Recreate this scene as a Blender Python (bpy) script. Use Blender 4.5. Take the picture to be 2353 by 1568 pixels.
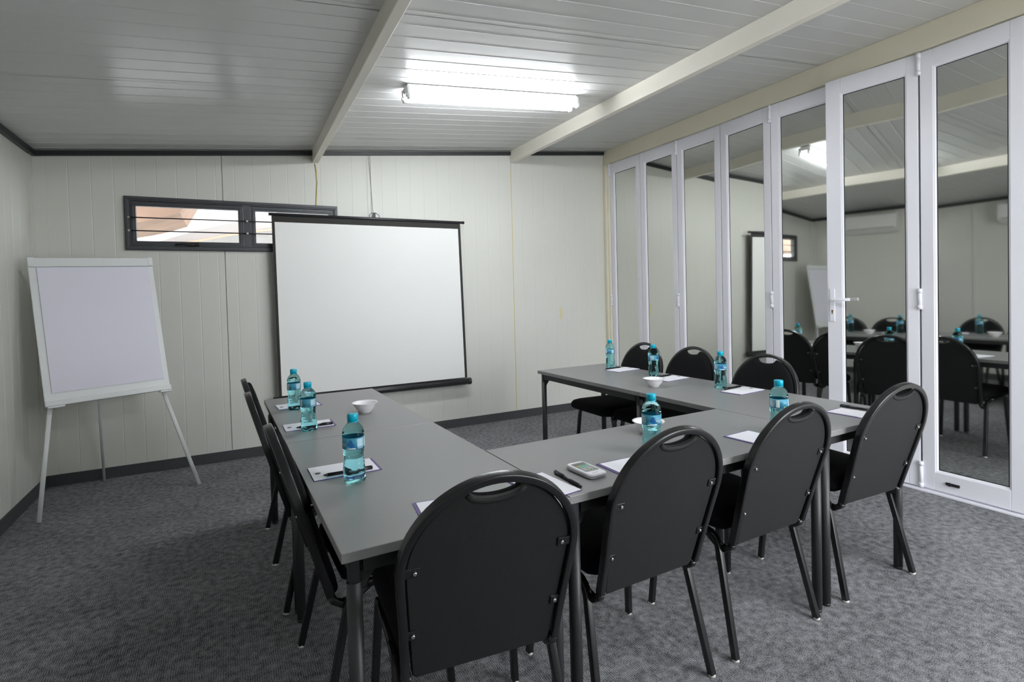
import bpy, bmesh, math, random
from mathutils import Vector, Matrix

for o in list(bpy.data.objects):
    bpy.data.objects.remove(o)
SC = bpy.context.scene
COL = SC.collection
R = math.radians
random.seed(7)

# ------------------------------------------------------------------ camera, world, exposure
CAM = (1.2117, -4.9347, 1.307)
YAW, PITCH, ROLL = R(-27.3795), R(-1.3321), R(-1.4651)
fw = Vector((-math.sin(YAW) * math.cos(PITCH), math.cos(YAW) * math.cos(PITCH), math.sin(PITCH)))
rt = Vector((math.cos(YAW), math.sin(YAW), 0))
up = rt.cross(fw)
rt2 = rt * math.cos(ROLL) + up * math.sin(ROLL)
up2 = up * math.cos(ROLL) - rt * math.sin(ROLL)
cd = bpy.data.cameras.new('camera')
cam = bpy.data.objects.new('camera', cd)
COL.objects.link(cam)
mw = Matrix((rt2, up2, -fw)).transposed().to_4x4()
mw.translation = Vector(CAM)
cam.matrix_world = mw
cd.sensor_fit = 'HORIZONTAL'
cd.sensor_width = 36
cd.lens = 1228.519 / 2353 * 36
cd.shift_x = (1176.5 - 1162.264) / 2353
cd.shift_y = (705.125 - 784) / 2353
cd.clip_start = 0.05
SC.camera = cam

vs = SC.view_settings
SC.display_settings.display_device = 'sRGB'
vs.view_transform = 'Standard'
vs.look = 'None'
vs.gamma = 1
vs.use_curve_mapping = False
vs.exposure = 0.28
SC.cycles.max_bounces = 12
SC.cycles.transmission_bounces = 10
SC.cycles.glossy_bounces = 6
SC.cycles.diffuse_bounces = 6
SC.cycles.sample_clamp_indirect = 8

W = bpy.data.worlds.new('overcast_sky')
SC.world = W
W.use_nodes = True
bg = W.node_tree.nodes['Background']
bg.inputs[0].default_value = (0.93, 0.96, 1.0, 1)
SKY = 9.0
bg.inputs[1].default_value = SKY
LAMP_POWER = 58.0

# portal at the open doorway behind the camera on the right
pl = bpy.data.lights.new('doorway_portal', 'AREA')
pl.shape = 'RECTANGLE'
pl.size, pl.size_y = 1.75, 2.35
pl.cycles.is_portal = True
po = bpy.data.objects.new('doorway_portal', pl)
COL.objects.link(po)
po.location = (4.1, -6.02, 1.18)
po.rotation_euler = (R(90), 0, 0)

# ------------------------------------------------------------------ materials
def lin(c):
    return tuple(((v / 255) / 12.92 if v <= 10.3 else ((v / 255 + 0.055) / 1.055) ** 2.4) for v in c)

def mat(name, rgb, rough=0.5, metal=0.0, spec=0.5, noise=None, bump=None, **kw):
    """rgb in display values; noise=(scale, amount) mottles the colour; bump=(scale, strength)."""
    m = bpy.data.materials.new(name)
    m.use_nodes = True
    nt = m.node_tree
    b = nt.nodes['Principled BSDF']
    c = lin(rgb)
    b.inputs['Base Color'].default_value = (*c, 1)
    b.inputs['Roughness'].default_value = rough
    b.inputs['Metallic'].default_value = metal
    b.inputs['Specular IOR Level'].default_value = spec
    for k, v in kw.items():
        b.inputs[k].default_value = v
    tc = nt.nodes.new('ShaderNodeTexCoord')
    if noise:
        n = nt.nodes.new('ShaderNodeTexNoise')
        n.inputs['Scale'].default_value = noise[0]
        n.inputs['Detail'].default_value = 4
        nt.links.new(tc.outputs['Object'], n.inputs['Vector'])
        r = nt.nodes.new('ShaderNodeValToRGB')
        a = noise[1]
        r.color_ramp.elements[0].position = 0.3
        r.color_ramp.elements[1].position = 0.7
        r.color_ramp.elements[0].color = (*[v * (1 - a) for v in c], 1)
        r.color_ramp.elements[1].color = (*[min(1, v * (1 + a)) for v in c], 1)
        nt.links.new(n.outputs['Fac'], r.inputs['Fac'])
        nt.links.new(r.outputs['Color'], b.inputs['Base Color'])
    if bump:
        n = nt.nodes.new('ShaderNodeTexNoise')
        n.inputs['Scale'].default_value = bump[0]
        n.inputs['Detail'].default_value = 3
        nt.links.new(tc.outputs['Object'], n.inputs['Vector'])
        bm_ = nt.nodes.new('ShaderNodeBump')
        bm_.inputs['Strength'].default_value = bump[1]
        bm_.inputs['Distance'].default_value = 0.002
        nt.links.new(n.outputs['Fac'], bm_.inputs['Height'])
        nt.links.new(bm_.outputs['Normal'], b.inputs['Normal'])
    return m

def carpet_mat():
    m = bpy.data.materials.new('grey_ribbed_carpet')
    m.use_nodes = True
    nt = m.node_tree
    L = nt.links.new
    b = nt.nodes['Principled BSDF']
    b.inputs['Roughness'].default_value = 0.95
    b.inputs['Specular IOR Level'].default_value = 0.15
    tc = nt.nodes.new('ShaderNodeTexCoord')
    mp = nt.nodes.new('ShaderNodeMapping')
    mp.inputs['Scale'].default_value = (1, 0.8, 1)
    L(tc.outputs['Object'], mp.inputs['Vector'])
    n1 = nt.nodes.new('ShaderNodeTexNoise'); n1.inputs['Scale'].default_value = 330; n1.inputs['Detail'].default_value = 3
    n2 = nt.nodes.new('ShaderNodeTexNoise'); n2.inputs['Scale'].default_value = 34; n2.inputs['Detail'].default_value = 5
    n3 = nt.nodes.new('ShaderNodeTexNoise'); n3.inputs['Scale'].default_value = 3.0; n3.inputs['Detail'].default_value = 4
    L(mp.outputs['Vector'], n1.inputs['Vector']); L(tc.outputs['Object'], n2.inputs['Vector']); L(tc.outputs['Object'], n3.inputs['Vector'])
    wv = nt.nodes.new('ShaderNodeTexWave')
    wv.wave_type = 'BANDS'; wv.bands_direction = 'X'
    wv.inputs['Scale'].default_value = 42
    wv.inputs['Distortion'].default_value = 4.0
    wv.inputs['Detail'].default_value = 2
    L(tc.outputs['Object'], wv.inputs['Vector'])
    def mix(a, bb, w):
        x = nt.nodes.new('ShaderNodeMath'); x.operation = 'MULTIPLY_ADD'
        L(bb, x.inputs[0]); x.inputs[1].default_value = w; L(a, x.inputs[2]); return x.outputs[0]
    s = nt.nodes.new('ShaderNodeMath'); s.operation = 'MULTIPLY'; L(n1.outputs['Fac'], s.inputs[0]); s.inputs[1].default_value = 0.55
    t = mix(s.outputs[0], n2.outputs['Fac'], 0.28)
    t = mix(t, wv.outputs['Fac'], 0.09)
    t = mix(t, n3.outputs['Fac'], 0.10)
    r = nt.nodes.new('ShaderNodeValToRGB')
    r.color_ramp.elements[0].position = 0.40
    r.color_ramp.elements[1].position = 0.68
    r.color_ramp.elements[0].color = (*lin((34, 36, 38)), 1)
    r.color_ramp.elements[1].color = (*lin((172, 172, 176)), 1)
    L(t, r.inputs['Fac'])
    L(r.outputs['Color'], b.inputs['Base Color'])
    bu = nt.nodes.new('ShaderNodeBump'); bu.inputs['Strength'].default_value = 0.6; bu.inputs['Distance'].default_value = 0.004
    L(t, bu.inputs['Height']); L(bu.outputs['Normal'], b.inputs['Normal'])
    return m

M = {}
M['carpet'] = carpet_mat()
M['wall'] = mat('white_painted_steel_panel', (211, 211, 204), 0.42, spec=0.45, noise=(1.3, 0.02))
M['ceil'] = mat('glossy_white_ceiling_panel', (200, 200, 199), 0.25, spec=0.5, noise=(1.1, 0.02))
M['cream'] = mat('cream_painted_steel', (232, 226, 205), 0.4, noise=(3, 0.03))
M['beam'] = mat('white_painted_beam', (236, 231, 219), 0.4, noise=(3, 0.03))
M['blacktrim'] = mat('black_plastic_trim', (36, 38, 42), 0.45)
M['base'] = mat('charcoal_skirting_carpet', (62, 63, 66), 0.85, noise=(160, 0.25))
M['door'] = mat('white_powder_coat', (226, 225, 232), 0.32, spec=0.5)
M['gasket'] = mat('black_rubber_gasket', (22, 22, 24), 0.6)
M['mirror'] = mat('reflective_film_glass', (222, 224, 219), 0.03, metal=1.0)
M['winframe'] = mat('charcoal_aluminium', (72, 74, 78), 0.45, metal=0.3, noise=(60, 0.06))
M['bar'] = mat('black_steel_bar', (32, 33, 36), 0.4, metal=0.5)
M['silver'] = mat('zinc_plated_steel', (210, 212, 212), 0.25, metal=1.0)
M['brass'] = mat('brass_lock', (150, 120, 70), 0.35, metal=1.0)
M['glass'] = mat('clear_window_glass', (245, 250, 250), 0.0, **{'Transmission Weight': 1.0, 'IOR': 1.0})
M['top'] = mat('grey_laminate', (128, 128, 128), 0.36, spec=0.5, noise=(300, 0.05))
M['topedge'] = mat('grey_edge_band', (118, 118, 122), 0.4)
M['tleg'] = mat('black_powder_coat', (40, 41, 43), 0.45, bump=(900, 0.15))
M['chrome_dark'] = mat('dark_metal_sleeve', (70, 72, 76), 0.28, metal=0.8)
M['frame'] = mat('black_gloss_paint', (24, 24, 26), 0.27, spec=0.6)
M['fabric'] = mat('black_woven_fabric', (20, 20, 21), 0.95, spec=0.15, noise=(420, 0.6), bump=(700, 0.5))
M['shell'] = mat('black_pebbled_plastic', (26, 26, 27), 0.62, spec=0.35, noise=(500, 0.25), bump=(800, 0.5))
M['glide'] = mat('pale_plastic_glide', (196, 198, 190), 0.4)
M['boardw'] = mat('white_flipchart_frame', (222, 224, 224), 0.4)
M['paper'] = mat('white_flipchart_paper', (226, 224, 236), 0.8)
M['screen'] = mat('matte_white_screen', (236, 236, 234), 0.9, spec=0.1)
M['screenblk'] = mat('black_screen_border', (44, 43, 40), 0.8)
M['roller'] = mat('black_roller_case', (38, 38, 42), 0.4)
M['pad'] = mat('notepad_white_paper', (240, 239, 246), 0.75)
M['purple'] = mat('purple_card', (92, 74, 132), 0.6)
M['emblem'] = mat('dark_bronze_emblem', (64, 46, 40), 0.5, noise=(180, 0.5))
M['pen'] = mat('black_pen_plastic', (26, 24, 34), 0.3)
M['china'] = mat('white_porcelain', (242, 240, 244), 0.18, spec=0.5)
M['calc'] = mat('white_calculator_plastic', (238, 237, 244), 0.35)
M['calcface'] = mat('silver_grey_keypad', (150, 156, 152), 0.45)
M['lcd'] = mat('lcd_glass', (104, 108, 100), 0.2)
M['keyw'] = mat('pale_grey_key', (206, 208, 205), 0.45)
M['keyy'] = mat('yellow_key', (226, 190, 70), 0.45)
M['keyg'] = mat('mint_key', (120, 208, 186), 0.45)
M['cap'] = mat('teal_bottle_cap', (0, 168, 196), 0.35)
M['water'] = mat('teal_bottle_with_water', (160, 236, 240), 0.03, **{'Transmission Weight': 1.0, 'IOR': 1.30})
M['air'] = mat('teal_bottle_headspace', (180, 234, 236), 0.03, **{'Transmission Weight': 1.0, 'IOR': 1.12})
M['lab'] = mat('teal_blue_label', (58, 138, 166), 0.4)
M['labd'] = mat('deep_blue_label_print', (26, 92, 156), 0.4)
M['labt'] = mat('bright_teal_label_print', (40, 170, 200), 0.4)
M['labw'] = mat('white_label_print', (226, 240, 242), 0.45)
M['labg'] = mat('pale_blue_label_panel', (132, 178, 196), 0.45)
M['labgreen'] = mat('green_label_mark', (140, 200, 80), 0.45)
M['cable'] = mat('yellowed_cable', (206, 188, 116), 0.5)
M['tape'] = mat('pale_yellow_tape', (214, 206, 168), 0.6)
M['acw'] = mat('white_ac_plastic', (226, 226, 224), 0.35)
M['acd'] = mat('dark_ac_louvre', (84, 86, 88), 0.5)
M['batten'] = mat('white_light_batten', (232, 232, 232), 0.4)
M['canvas'] = mat('off_white_canvas', (238, 237, 238), 0.8)
M['canvasg'] = mat('grey_canvas', (178, 174, 174), 0.8)
M['brown'] = mat('brown_render', (160, 132, 116), 0.8, noise=(4, 0.15))
M['orange'] = mat('orange_timber', (214, 176, 150), 0.7)
M['paving'] = mat('light_concrete_paving', (168, 166, 160), 0.9, noise=(6, 0.12))
tube_m = bpy.data.materials.new('fluorescent_tube_glow')
tube_m.use_nodes = True
tb = tube_m.node_tree.nodes['Principled BSDF']
tb.inputs['Base Color'].default_value = (1, 1, 1, 1)
tb.inputs['Emission Color'].default_value = (0.93, 0.97, 1.0, 1)
tb.inputs['Emission Strength'].default_value = LAMP_POWER
M['tube'] = tube_m

# ------------------------------------------------------------------ mesh helpers
class MB:
    def __init__(s):
        s.v, s.f, s.mi, s.sm = [], [], [], []

    def face(s, idx, mi=0, sm=False):
        s.f.append(idx); s.mi.append(mi); s.sm.append(sm)

    def box(s, x0, y0, z0, x1, y1, z1, mi=0):
        n = len(s.v)
        s.v += [(x, y, z) for z in (z0, z1) for y in (y0, y1) for x in (x0, x1)]
        for q in ((0, 2, 3, 1), (4, 5, 7, 6), (0, 1, 5, 4), (2, 6, 7, 3), (0, 4, 6, 2), (1, 3, 7, 5)):
            s.face([n + i for i in q], mi)
        return s

    def hexa(s, pts, mi=0):
        """8 corner points, bottom four then top four, both counter-clockwise from above."""
        n = len(s.v)
        s.v += [tuple(p) for p in pts]
        for q in ((3, 2, 1, 0), (4, 5, 6, 7), (0, 1, 5, 4), (1, 2, 6, 5), (2, 3, 7, 6), (3, 0, 4, 7)):
            s.face([n + i for i in q], mi)
        return s

    def loops(s, loops, mi=0, sm=True, cap0=True, cap1=True, closed=True):
        """skin a list of equal-length point loops"""
        n0 = len(s.v); k = len(loops[0])
        for lp in loops:
            s.v += [tuple(p) for p in lp]
        for a in range(len(loops) - 1):
            for i in range(k if closed else k - 1):
                j = (i + 1) % k
                s.face([n0 + a * k + i, n0 + a * k + j, n0 + (a + 1) * k + j, n0 + (a + 1) * k + i], mi, sm)
        if cap0: s.face([n0 + i for i in range(k)][::-1], mi)
        if cap1: s.face([n0 + (len(loops) - 1) * k + i for i in range(k)], mi)
        return s

    def tube(s, p, q, r0, r1=None, n=14, mi=0, sm=True):
        p, q = Vector(p), Vector(q)
        r1 = r0 if r1 is None else r1
        d = (q - p).normalized()
        a = d.orthogonal().normalized(); b = d.cross(a)
        mk = lambda c, r: [c + (a * math.cos(t) + b * math.sin(t)) * r for t in [2 * math.pi * i / n for i in range(n)]]
        return s.loops([mk(p, r0), mk(q, r1)], mi, sm)

    def sweep(s, pts, N, w, h, mi=0, bev=0.3, closed=False):
        """rounded rectangular section: w across (T x N), h along N, along a path"""
        pts = [Vector(p) for p in pts]
        N = Vector(N).normalized()
        c = bev
        sec = [(-1 + c, -1), (1 - c, -1), (1, -1 + c), (1, 1 - c), (1 - c, 1), (-1 + c, 1), (-1, 1 - c), (-1, -1 + c)]
        L = []
        for i, p in enumerate(pts):
            if i == 0: T = pts[1] - pts[0]
            elif i == len(pts) - 1: T = pts[-1] - pts[-2]
            else: T = (pts[i + 1] - p).normalized() + (p - pts[i - 1]).normalized()
            T.normalize()
            B = T.cross(N).normalized()
            N2 = B.cross(T).normalized()
            L.append([p + B * (x * w / 2) + N2 * (y * h / 2) for x, y in sec])
        return s.loops(L, mi, True)

    def lathe(s, prof, n=32, mi=None, sm=True, squash=None):
        """prof: list of (r, z); mi may be a function of segment index"""
        n0 = len(s.v)
        for (r, z) in prof:
            for i in range(n):
                t = 2 * math.pi * i / n
                rr = r if squash is None else squash(r, z, t)
                s.v.append((rr * math.cos(t), rr * math.sin(t), z))
        for a in range(len(prof) - 1):
            m_ = mi(a) if callable(mi) else (mi or 0)
            for i in range(n):
                j = (i + 1) % n
                s.face([n0 + a * n + i, n0 + a * n + j, n0 + (a + 1) * n + j, n0 + (a + 1) * n + i], m_, sm)
        m0 = mi(0) if callable(mi) else (mi or 0)
        m1 = mi(len(prof) - 2) if callable(mi) else (mi or 0)
        s.face([n0 + i for i in range(n)][::-1], m0, False)
        s.face([n0 + (len(prof) - 1) * n + i for i in range(n)], m1, False)
        return s

    def poly(s, pts, mi=0):
        n = len(s.v); s.v += [tuple(p) for p in pts]; s.face(list(range(n, n + len(pts))), mi); return s

def build(name, mb, mats, parent=None, bevel=0.0, loc=None, rotz=0.0, segs=2, recalc=True, wn=False):
    me = bpy.data.meshes.new(name)
    me.from_pydata(mb.v, [], mb.f)
    if not isinstance(mats, (list, tuple)): mats = [mats]
    for m in mats: me.materials.append(m)
    for p, mi, sm in zip(me.polygons, mb.mi, mb.sm):
        p.material_index = mi; p.use_smooth = sm
    if recalc:
        b = bmesh.new(); b.from_mesh(me)
        bmesh.ops.recalc_face_normals(b, faces=b.faces)
        b.to_mesh(me); b.free()
    o = bpy.data.objects.new(name, me)
    COL.objects.link(o)
    if parent is not None: o.parent = parent
    if loc is not None: o.location = loc
    o.rotation_euler = (0, 0, rotz)
    if wn:
        o.modifiers.new('weighted', 'WEIGHTED_NORMAL').weight = 100
    if bevel:
        md = o.modifiers.new('bevel', 'BEVEL'); md.width = bevel; md.segments = segs
        md.limit_method = 'ANGLE'; md.angle_limit = R(35)
    return o

def tag(o, label, cat, group=None):
    o['label'] = label; o['category'] = cat
    if group: o['group'] = group
    return o

def thing(name, label, cat, loc=(0, 0, 0), rotz=0.0, group=None):
    o = bpy.data.objects.new(name, None)
    o.empty_display_size = 0.1
    COL.objects.link(o); o.location = loc; o.rotation_euler = (0, 0, rotz)
    return tag(o, label, cat, group)

def struct(o, label=None):
    o['kind'] = 'structure'
    if label: o['label'] = label
    return o

def sroot(name, label, loc=(0, 0, 0), rotz=0.0):
    o = bpy.data.objects.new(name, None); COL.objects.link(o)
    o.location = loc; o.rotation_euler = (0, 0, rotz)
    return struct(o, label)

def dup(root, loc, rotz, label, group=None):
    r = root.copy(); COL.objects.link(r); r.location = loc; r.rotation_euler = (0, 0, rotz)
    r['label'] = label
    if group: r['group'] = group
    for ch in list(root.children):
        c = ch.copy(); COL.objects.link(c); c.parent = r
        for g in list(ch.children):
            d = g.copy(); COL.objects.link(d); d.parent = c
    return r

def arc(cx, cy, r, a0, a1, n):
    return [(cx + r * math.cos(a0 + (a1 - a0) * i / n), cy + r * math.sin(a0 + (a1 - a0) * i / n)) for i in range(n + 1)]

# ------------------------------------------------------------------ room dimensions
XR = 5.0749
ZL, ZR, TR = 2.3747, 2.8655, 0.042
YF = -6.0
SL = (ZR - ZL) / XR
def zc(x): return ZL + TR + SL * x
ZDOOR = 2.7465

# floor
struct(build('floor', MB().box(-0.1, YF - 0.1, -0.12, XR + 0.2, 0.1, 0), M['carpet']), 'dark grey heathered ribbed carpet floor')
struct(build('exterior_paving', MB().box(-8, -16, -0.3, 14, 10, -0.13), M['paving']), 'pale concrete paving outside the room')

# ---- corrugated panels: a profile of columns along the wall with shallow grooves
def groove_profile(a0, a1, pitch, start, width, depth, nseg, edge=0.0025):
    pts = [(a0 + edge, 0.0)]
    k = math.ceil((a0 + 0.02 - start) / pitch)
    while start + k * pitch < a1 - 0.02:
        c = start + k * pitch
        for i in range(nseg + 1):
            t = -1 + 2 * i / nseg
            pts.append((c + t * width / 2, depth * (1 - t * t) if nseg > 2 else depth * (1 - abs(t))))
        k += 1
    pts.append((a1 - edge, 0.0))
    return pts

# back wall (window opening left free)
WX0, WX1, WZ0, WZ1 = 0.533, 2.096, 1.715, 2.1256
def wtop(x): return zc(x) + 0.02
bw = MB()
def wedge(x0, x1, z0, ztop):
    bw.hexa([(x0, 0.012, z0), (x1, 0.012, z0), (x1, 0.07, z0), (x0, 0.07, z0),
             (x0, 0.012, ztop(x0)), (x1, 0.012, ztop(x1)), (x1, 0.07, ztop(x1)), (x0, 0.07, ztop(x0))])
wedge(-0.07, WX0 + 0.02, -0.12, wtop); wedge(WX1 - 0.02, XR + 0.2, -0.12, wtop)
wedge(WX0 + 0.02, WX1 - 0.02, -0.12, lambda x: WZ0 + 0.02); wedge(WX0 + 0.02, WX1 - 0.02, WZ1 - 0.02, wtop)
wall_back = struct(build('wall_back', bw, M['wall']), 'white ribbed sandwich panel back wall')
def back_panel(x0, x1):
    pr = groove_profile(x0, x1, 0.1355, 0.065, 0.009, 0.0013, 4)
    mb = MB()
    cols = []
    for a, b in zip(pr[:-1], pr[1:]):
        xs = [a]
        for w in (WX0 + 0.012, WX1 - 0.012):
            if a[0] < w < b[0]:
                t = (w - a[0]) / (b[0] - a[0]); xs.append((w, a[1] + t * (b[1] - a[1])))
        xs.append(b)
        cols += list(zip(xs[:-1], xs[1:]))
    def quad(p, q, z0, z1p, z1q):
        mb.poly([(p[0], p[1], z0), (q[0], q[1], z0), (q[0], q[1], z1q), (p[0], p[1], z1p)])
    for p, q in cols:
        inside = p[0] >= WX0 + 0.011 and q[0] <= WX1 - 0.011
        if inside:
            quad(p, q, 0, WZ0 + 0.012, WZ0 + 0.012); quad(p, q, WZ1 - 0.012, wtop(p[0]), wtop(q[0]))
        else:
            quad(p, q, 0, wtop(p[0]), wtop(q[0]))
    for p in (pr[0], pr[-1]):
        mb.poly([(p[0], 0, 0), (p[0], 0.011, 0), (p[0], 0.011, wtop(p[0])), (p[0], 0, wtop(p[0]))])
    return build('wall_panel', mb, M['wall'], wall_back, recalc=False)
for a, b in zip([0.0, 1.198, 2.404, 3.866], [1.198, 2.404, 3.866, XR]):
    back_panel(a, b)

# left wall
lw = MB().box(-0.07, YF - 0.1, -0.12, -0.012, 0.07, zc(0) + 0.03)
wall_left = struct(build('wall_left', lw, M['wall']), 'white sandwich panel left wall')
ys = [0.0]
while ys[-1] > YF: ys.append(max(YF, ys[-1] - 1.2))
for b, a in zip(ys[:-1], ys[1:]):
    pr = groove_profile(a, b, 0.1355, -0.03, 0.009, 0.0011, 4)
    mb = MB()
    for p, q in zip(pr[:-1], pr[1:]):
        mb.poly([(-p[1], p[0], 0), (-q[1], q[0], 0), (-q[1], q[0], zc(0) + 0.02), (-p[1], p[0], zc(0) + 0.02)])
    build('wall_panel', mb, M['wall'], wall_left, recalc=False)

# front wall with the open doorway behind the camera, right wall beyond the folding doors
fwm = MB()
DX0, DX1, DZ = 3.25, 4.95, 2.35
def fw_w(x0, x1, z0, zt):
    fwm.hexa([(x0, YF - 0.08, z0), (x1, YF - 0.08, z0), (x1, YF, z0), (x0, YF, z0),
              (x0, YF - 0.08, zt(x0)), (x1, YF - 0.08, zt(x1)), (x1, YF, zt(x1)), (x0, YF, zt(x0))])
fw_w(-0.07, DX0, -0.12, wtop); fw_w(DX1, XR + 0.2, -0.12, wtop); fw_w(DX0, DX1, DZ, wtop)
struct(build('wall_front', fwm, M['wall']), 'white panel front wall with a wide open doorway')

# door wall: solid part beyond leaf, band above doors, post in the corner, bottom track
struct(build('wall_right', MB().box(XR + 0.05, YF - 0.08, ZDOOR + 0.006, XR + 0.2, 0.07, ZR + TR + 0.03)
             .box(XR, YF - 0.08, -0.12, XR + 0.2, -3.659, ZDOOR + 0.006), M['wall']), 'white wall above and beyond the folding doors')
band = MB()
band.hexa([(XR - 0.012, YF, ZDOOR + 0.006), (XR + 0.05, YF, ZDOOR + 0.006), (XR + 0.05, 0, ZDOOR + 0.006), (XR - 0.012, 0, ZDOOR + 0.006),
           (XR - 0.012, YF, zc(XR - 0.012)), (XR + 0.05, YF, zc(XR + 0.05)), (XR + 0.05, 0, zc(XR + 0.05)), (XR - 0.012, 0, zc(XR - 0.012))])
struct(build('trim_1', band, M['cream'], bevel=0.003), 'cream steel band above the folding doors')
struct(build('trim_2', MB().box(XR - 0.012, -0.102, 0, XR + 0.06, -0.0, ZDOOR + 0.005).box(XR - 0.02, -0.06, 0, XR - 0.012, -0.03, ZDOOR), M['cream'], bevel=0.003),
       'cream steel corner post beside the folding doors')
struct(build('trim_3', MB().box(XR - 0.03, -3.658, 0, XR + 0.06, -0.103, 0.012).box(XR + 0.01, -3.658, 0.012, XR + 0.05, -0.103, 0.02), M['door'], bevel=0.002),
       'white floor track of the folding doors')

# ceiling of glossy panels running across, grooves every 126 mm
cb = MB()
def slab(mb, x0, x1, y0, y1, dz0, dz1):
    mb.hexa([(x0, y0, zc(x0) + dz0), (x1, y0, zc(x1) + dz0), (x1, y1, zc(x1) + dz0), (x0, y1, zc(x0) + dz0),
             (x0, y0, zc(x0) + dz1), (x1, y0, zc(x1) + dz1), (x1, y1, zc(x1) + dz1), (x0, y1, zc(x0) + dz1)])
slab(cb, -0.1, XR + 0.25, YF - 0.1, 0.1, 0.012, 0.12)
ceiling = struct(build('ceiling', cb, M['ceil']), 'sloping glossy white panel ceiling')
jy = [-2.53 + 1.048 * k for k in range(-4, 3)]
jy = [YF] + [y for y in jy if YF + 0.1 < y < -0.1] + [0.0]
for a, b in zip(jy[:-1], jy[1:]):
    pr = groove_profile(a, b, 0.131, -2.173, 0.009, -0.0022, 6, edge=0.002)
    mb = MB()
    n = len(pr)
    for x in (-0.05, XR + 0.06):
        mb.v += [(x, p[0], zc(x) + p[1]) for p in pr]
    for i in range(n - 1):
        mb.face([i, n + i, n + i + 1, i + 1], 0, pr[i + 1][0] - pr[i][0] < 0.01)
    pnl = build('ceiling_panel', mb, M['ceil'], ceiling, recalc=False)

# beams
def beam(name, x_wall, x_far, w, h, m, label):
    y1, y0 = -0.001, YF
    def xs(y): return x_wall + (x_far - x_wall) * (y / -2.5)
    p = []
    for dz, wq in ((-h, w), (0.002, w)):
        for (y, k) in ((y0, 0), (y0, 1), (y1, 1), (y1, 0)):
            x = xs(y) + k * wq
            p.append((x, y, zc(xs(y)) + dz + (SL * k * wq if dz > 0 else 0)))
    return struct(build(name, MB().hexa(p), m, bevel=0.004), label)
beam('trim_4', 1.90, 1.858, 0.053, 0.1, M['beam'], 'left white steel ceiling beam')
beam('trim_5', 3.857, 3.857, 0.052, 0.116, M['beam'], 'right cream steel ceiling beam')

# black trims along the wall tops (between beams on the back wall)
def btrim(name, x0, x1, label):
    mb = MB().hexa([(x0, -0.03, zc(x0) - TR), (x1, -0.03, zc(x1) - TR), (x1, 0.0, zc(x1) - TR), (x0, 0.0, zc(x0) - TR),
                    (x0, -0.03, zc(x0) - 0.008), (x1, -0.03, zc(x1) - 0.008), (x1, 0.0, zc(x1) - 0.008), (x0, 0.0, zc(x0) - 0.008)])
    return struct(build(name, mb, M['blacktrim']), label)
btrim('trim_6', 0.0, 1.899, 'black cornice left of the left beam')
btrim('trim_7', 1.954, 3.856, 'black cornice between the beams')
btrim('trim_8', 3.91, XR - 0.013, 'black cornice right of the right beam')
struct(build('trim_9', MB().box(0, YF, zc(0) - TR, 0.028, -0.031, zc(0) - 0.002), M['blacktrim']), 'black cornice along the left wall')
struct(build('trim_10', MB().box(0.001, -0.006, 0.082, 0.077, -0.0005, zc(0) - TR).box(0.0005, -0.07, 0.082, 0.006, -0.001, zc(0) - TR - 0.001), M['wall']), 'white corner flashing strip')
struct(build('baseboard_back', MB().box(0, -0.013, 0, XR - 0.02, 0.0, 0.0813), M['base'], bevel=0.002), 'charcoal skirting along the back wall')
struct(build('baseboard_left', MB().box(0, YF, 0, 0.013, -0.014, 0.0813), M['base'], bevel=0.002), 'charcoal skirting along the left wall')

# ------------------------------------------------------------------ window in the back wall
win = sroot('window_1', 'long charcoal aluminium window with steel bars', (0, 0, 0))
def ring(mb, x0, x1, z0, z1, w, y0, y1, mi=0):
    mb.box(x0, y0, z0, x1, y1, z0 + w, mi); mb.box(x0, y0, z1 - w, x1, y1, z1, mi)
    mb.box(x0, y0, z0 + w, x0 + w, y1, z1 - w, mi); mb.box(x1 - w, y0, z0 + w, x1, y1, z1 - w, mi)
    return mb
build('window_frame', ring(ring(MB(), WX0, WX1, WZ0, WZ1, 0.034, -0.022, 0.062), WX0 + 0.006, WX1 - 0.006, WZ0 + 0.006, WZ1 - 0.006, 0.018, -0.032, -0.022), M['winframe'], win, bevel=0.002)
build('mullion', MB().box(1.342, -0.024, WZ0 + 0.034, 1.396, 0.06, WZ1 - 0.034), M['winframe'], win, bevel=0.002)
for x0, x1 in ((WX0 + 0.036, 1.34), (1.398, WX1 - 0.036)):
    sash = build('sash', ring(ring(MB(), x0, x1, WZ0 + 0.036, WZ1 - 0.036, 0.036, -0.012, 0.03), x0 + 0.012, x1 - 0.012, WZ0 + 0.048, WZ1 - 0.048, 0.012, -0.017, -0.012), M['winframe'], win, bevel=0.002)
    build('pane', MB().box(x0 + 0.03, 0.008, WZ0 + 0.066, x1 - 0.03, 0.012, WZ1 - 0.066), M['glass'], sash)
for zb in (1.862, 1.962):
    build('burglar_bar', MB().tube((WX0 + 0.02, -0.038, zb), (WX1 - 0.02, -0.038, zb), 0.0045, n=8), M['bar'], win)
    for xb in (WX0 + 0.03, 1.369, WX1 - 0.03):
        build('bar_bolt', MB().tube((xb, -0.045, zb), (xb, -0.03, zb), 0.009, 0.007, n=10), M['silver'], win)
build('window_handle', MB().sweep([(0.86, -0.02, 1.762), (0.88, -0.045, 1.764), (0.93, -0.05, 1.764), (0.985, -0.045, 1.76)], (0, 0, 1), 0.012, 0.012)
      .box(0.955, -0.04, 1.752, 1.02, -0.012, 1.774), M['bar'], win, bevel=0.002)

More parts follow.
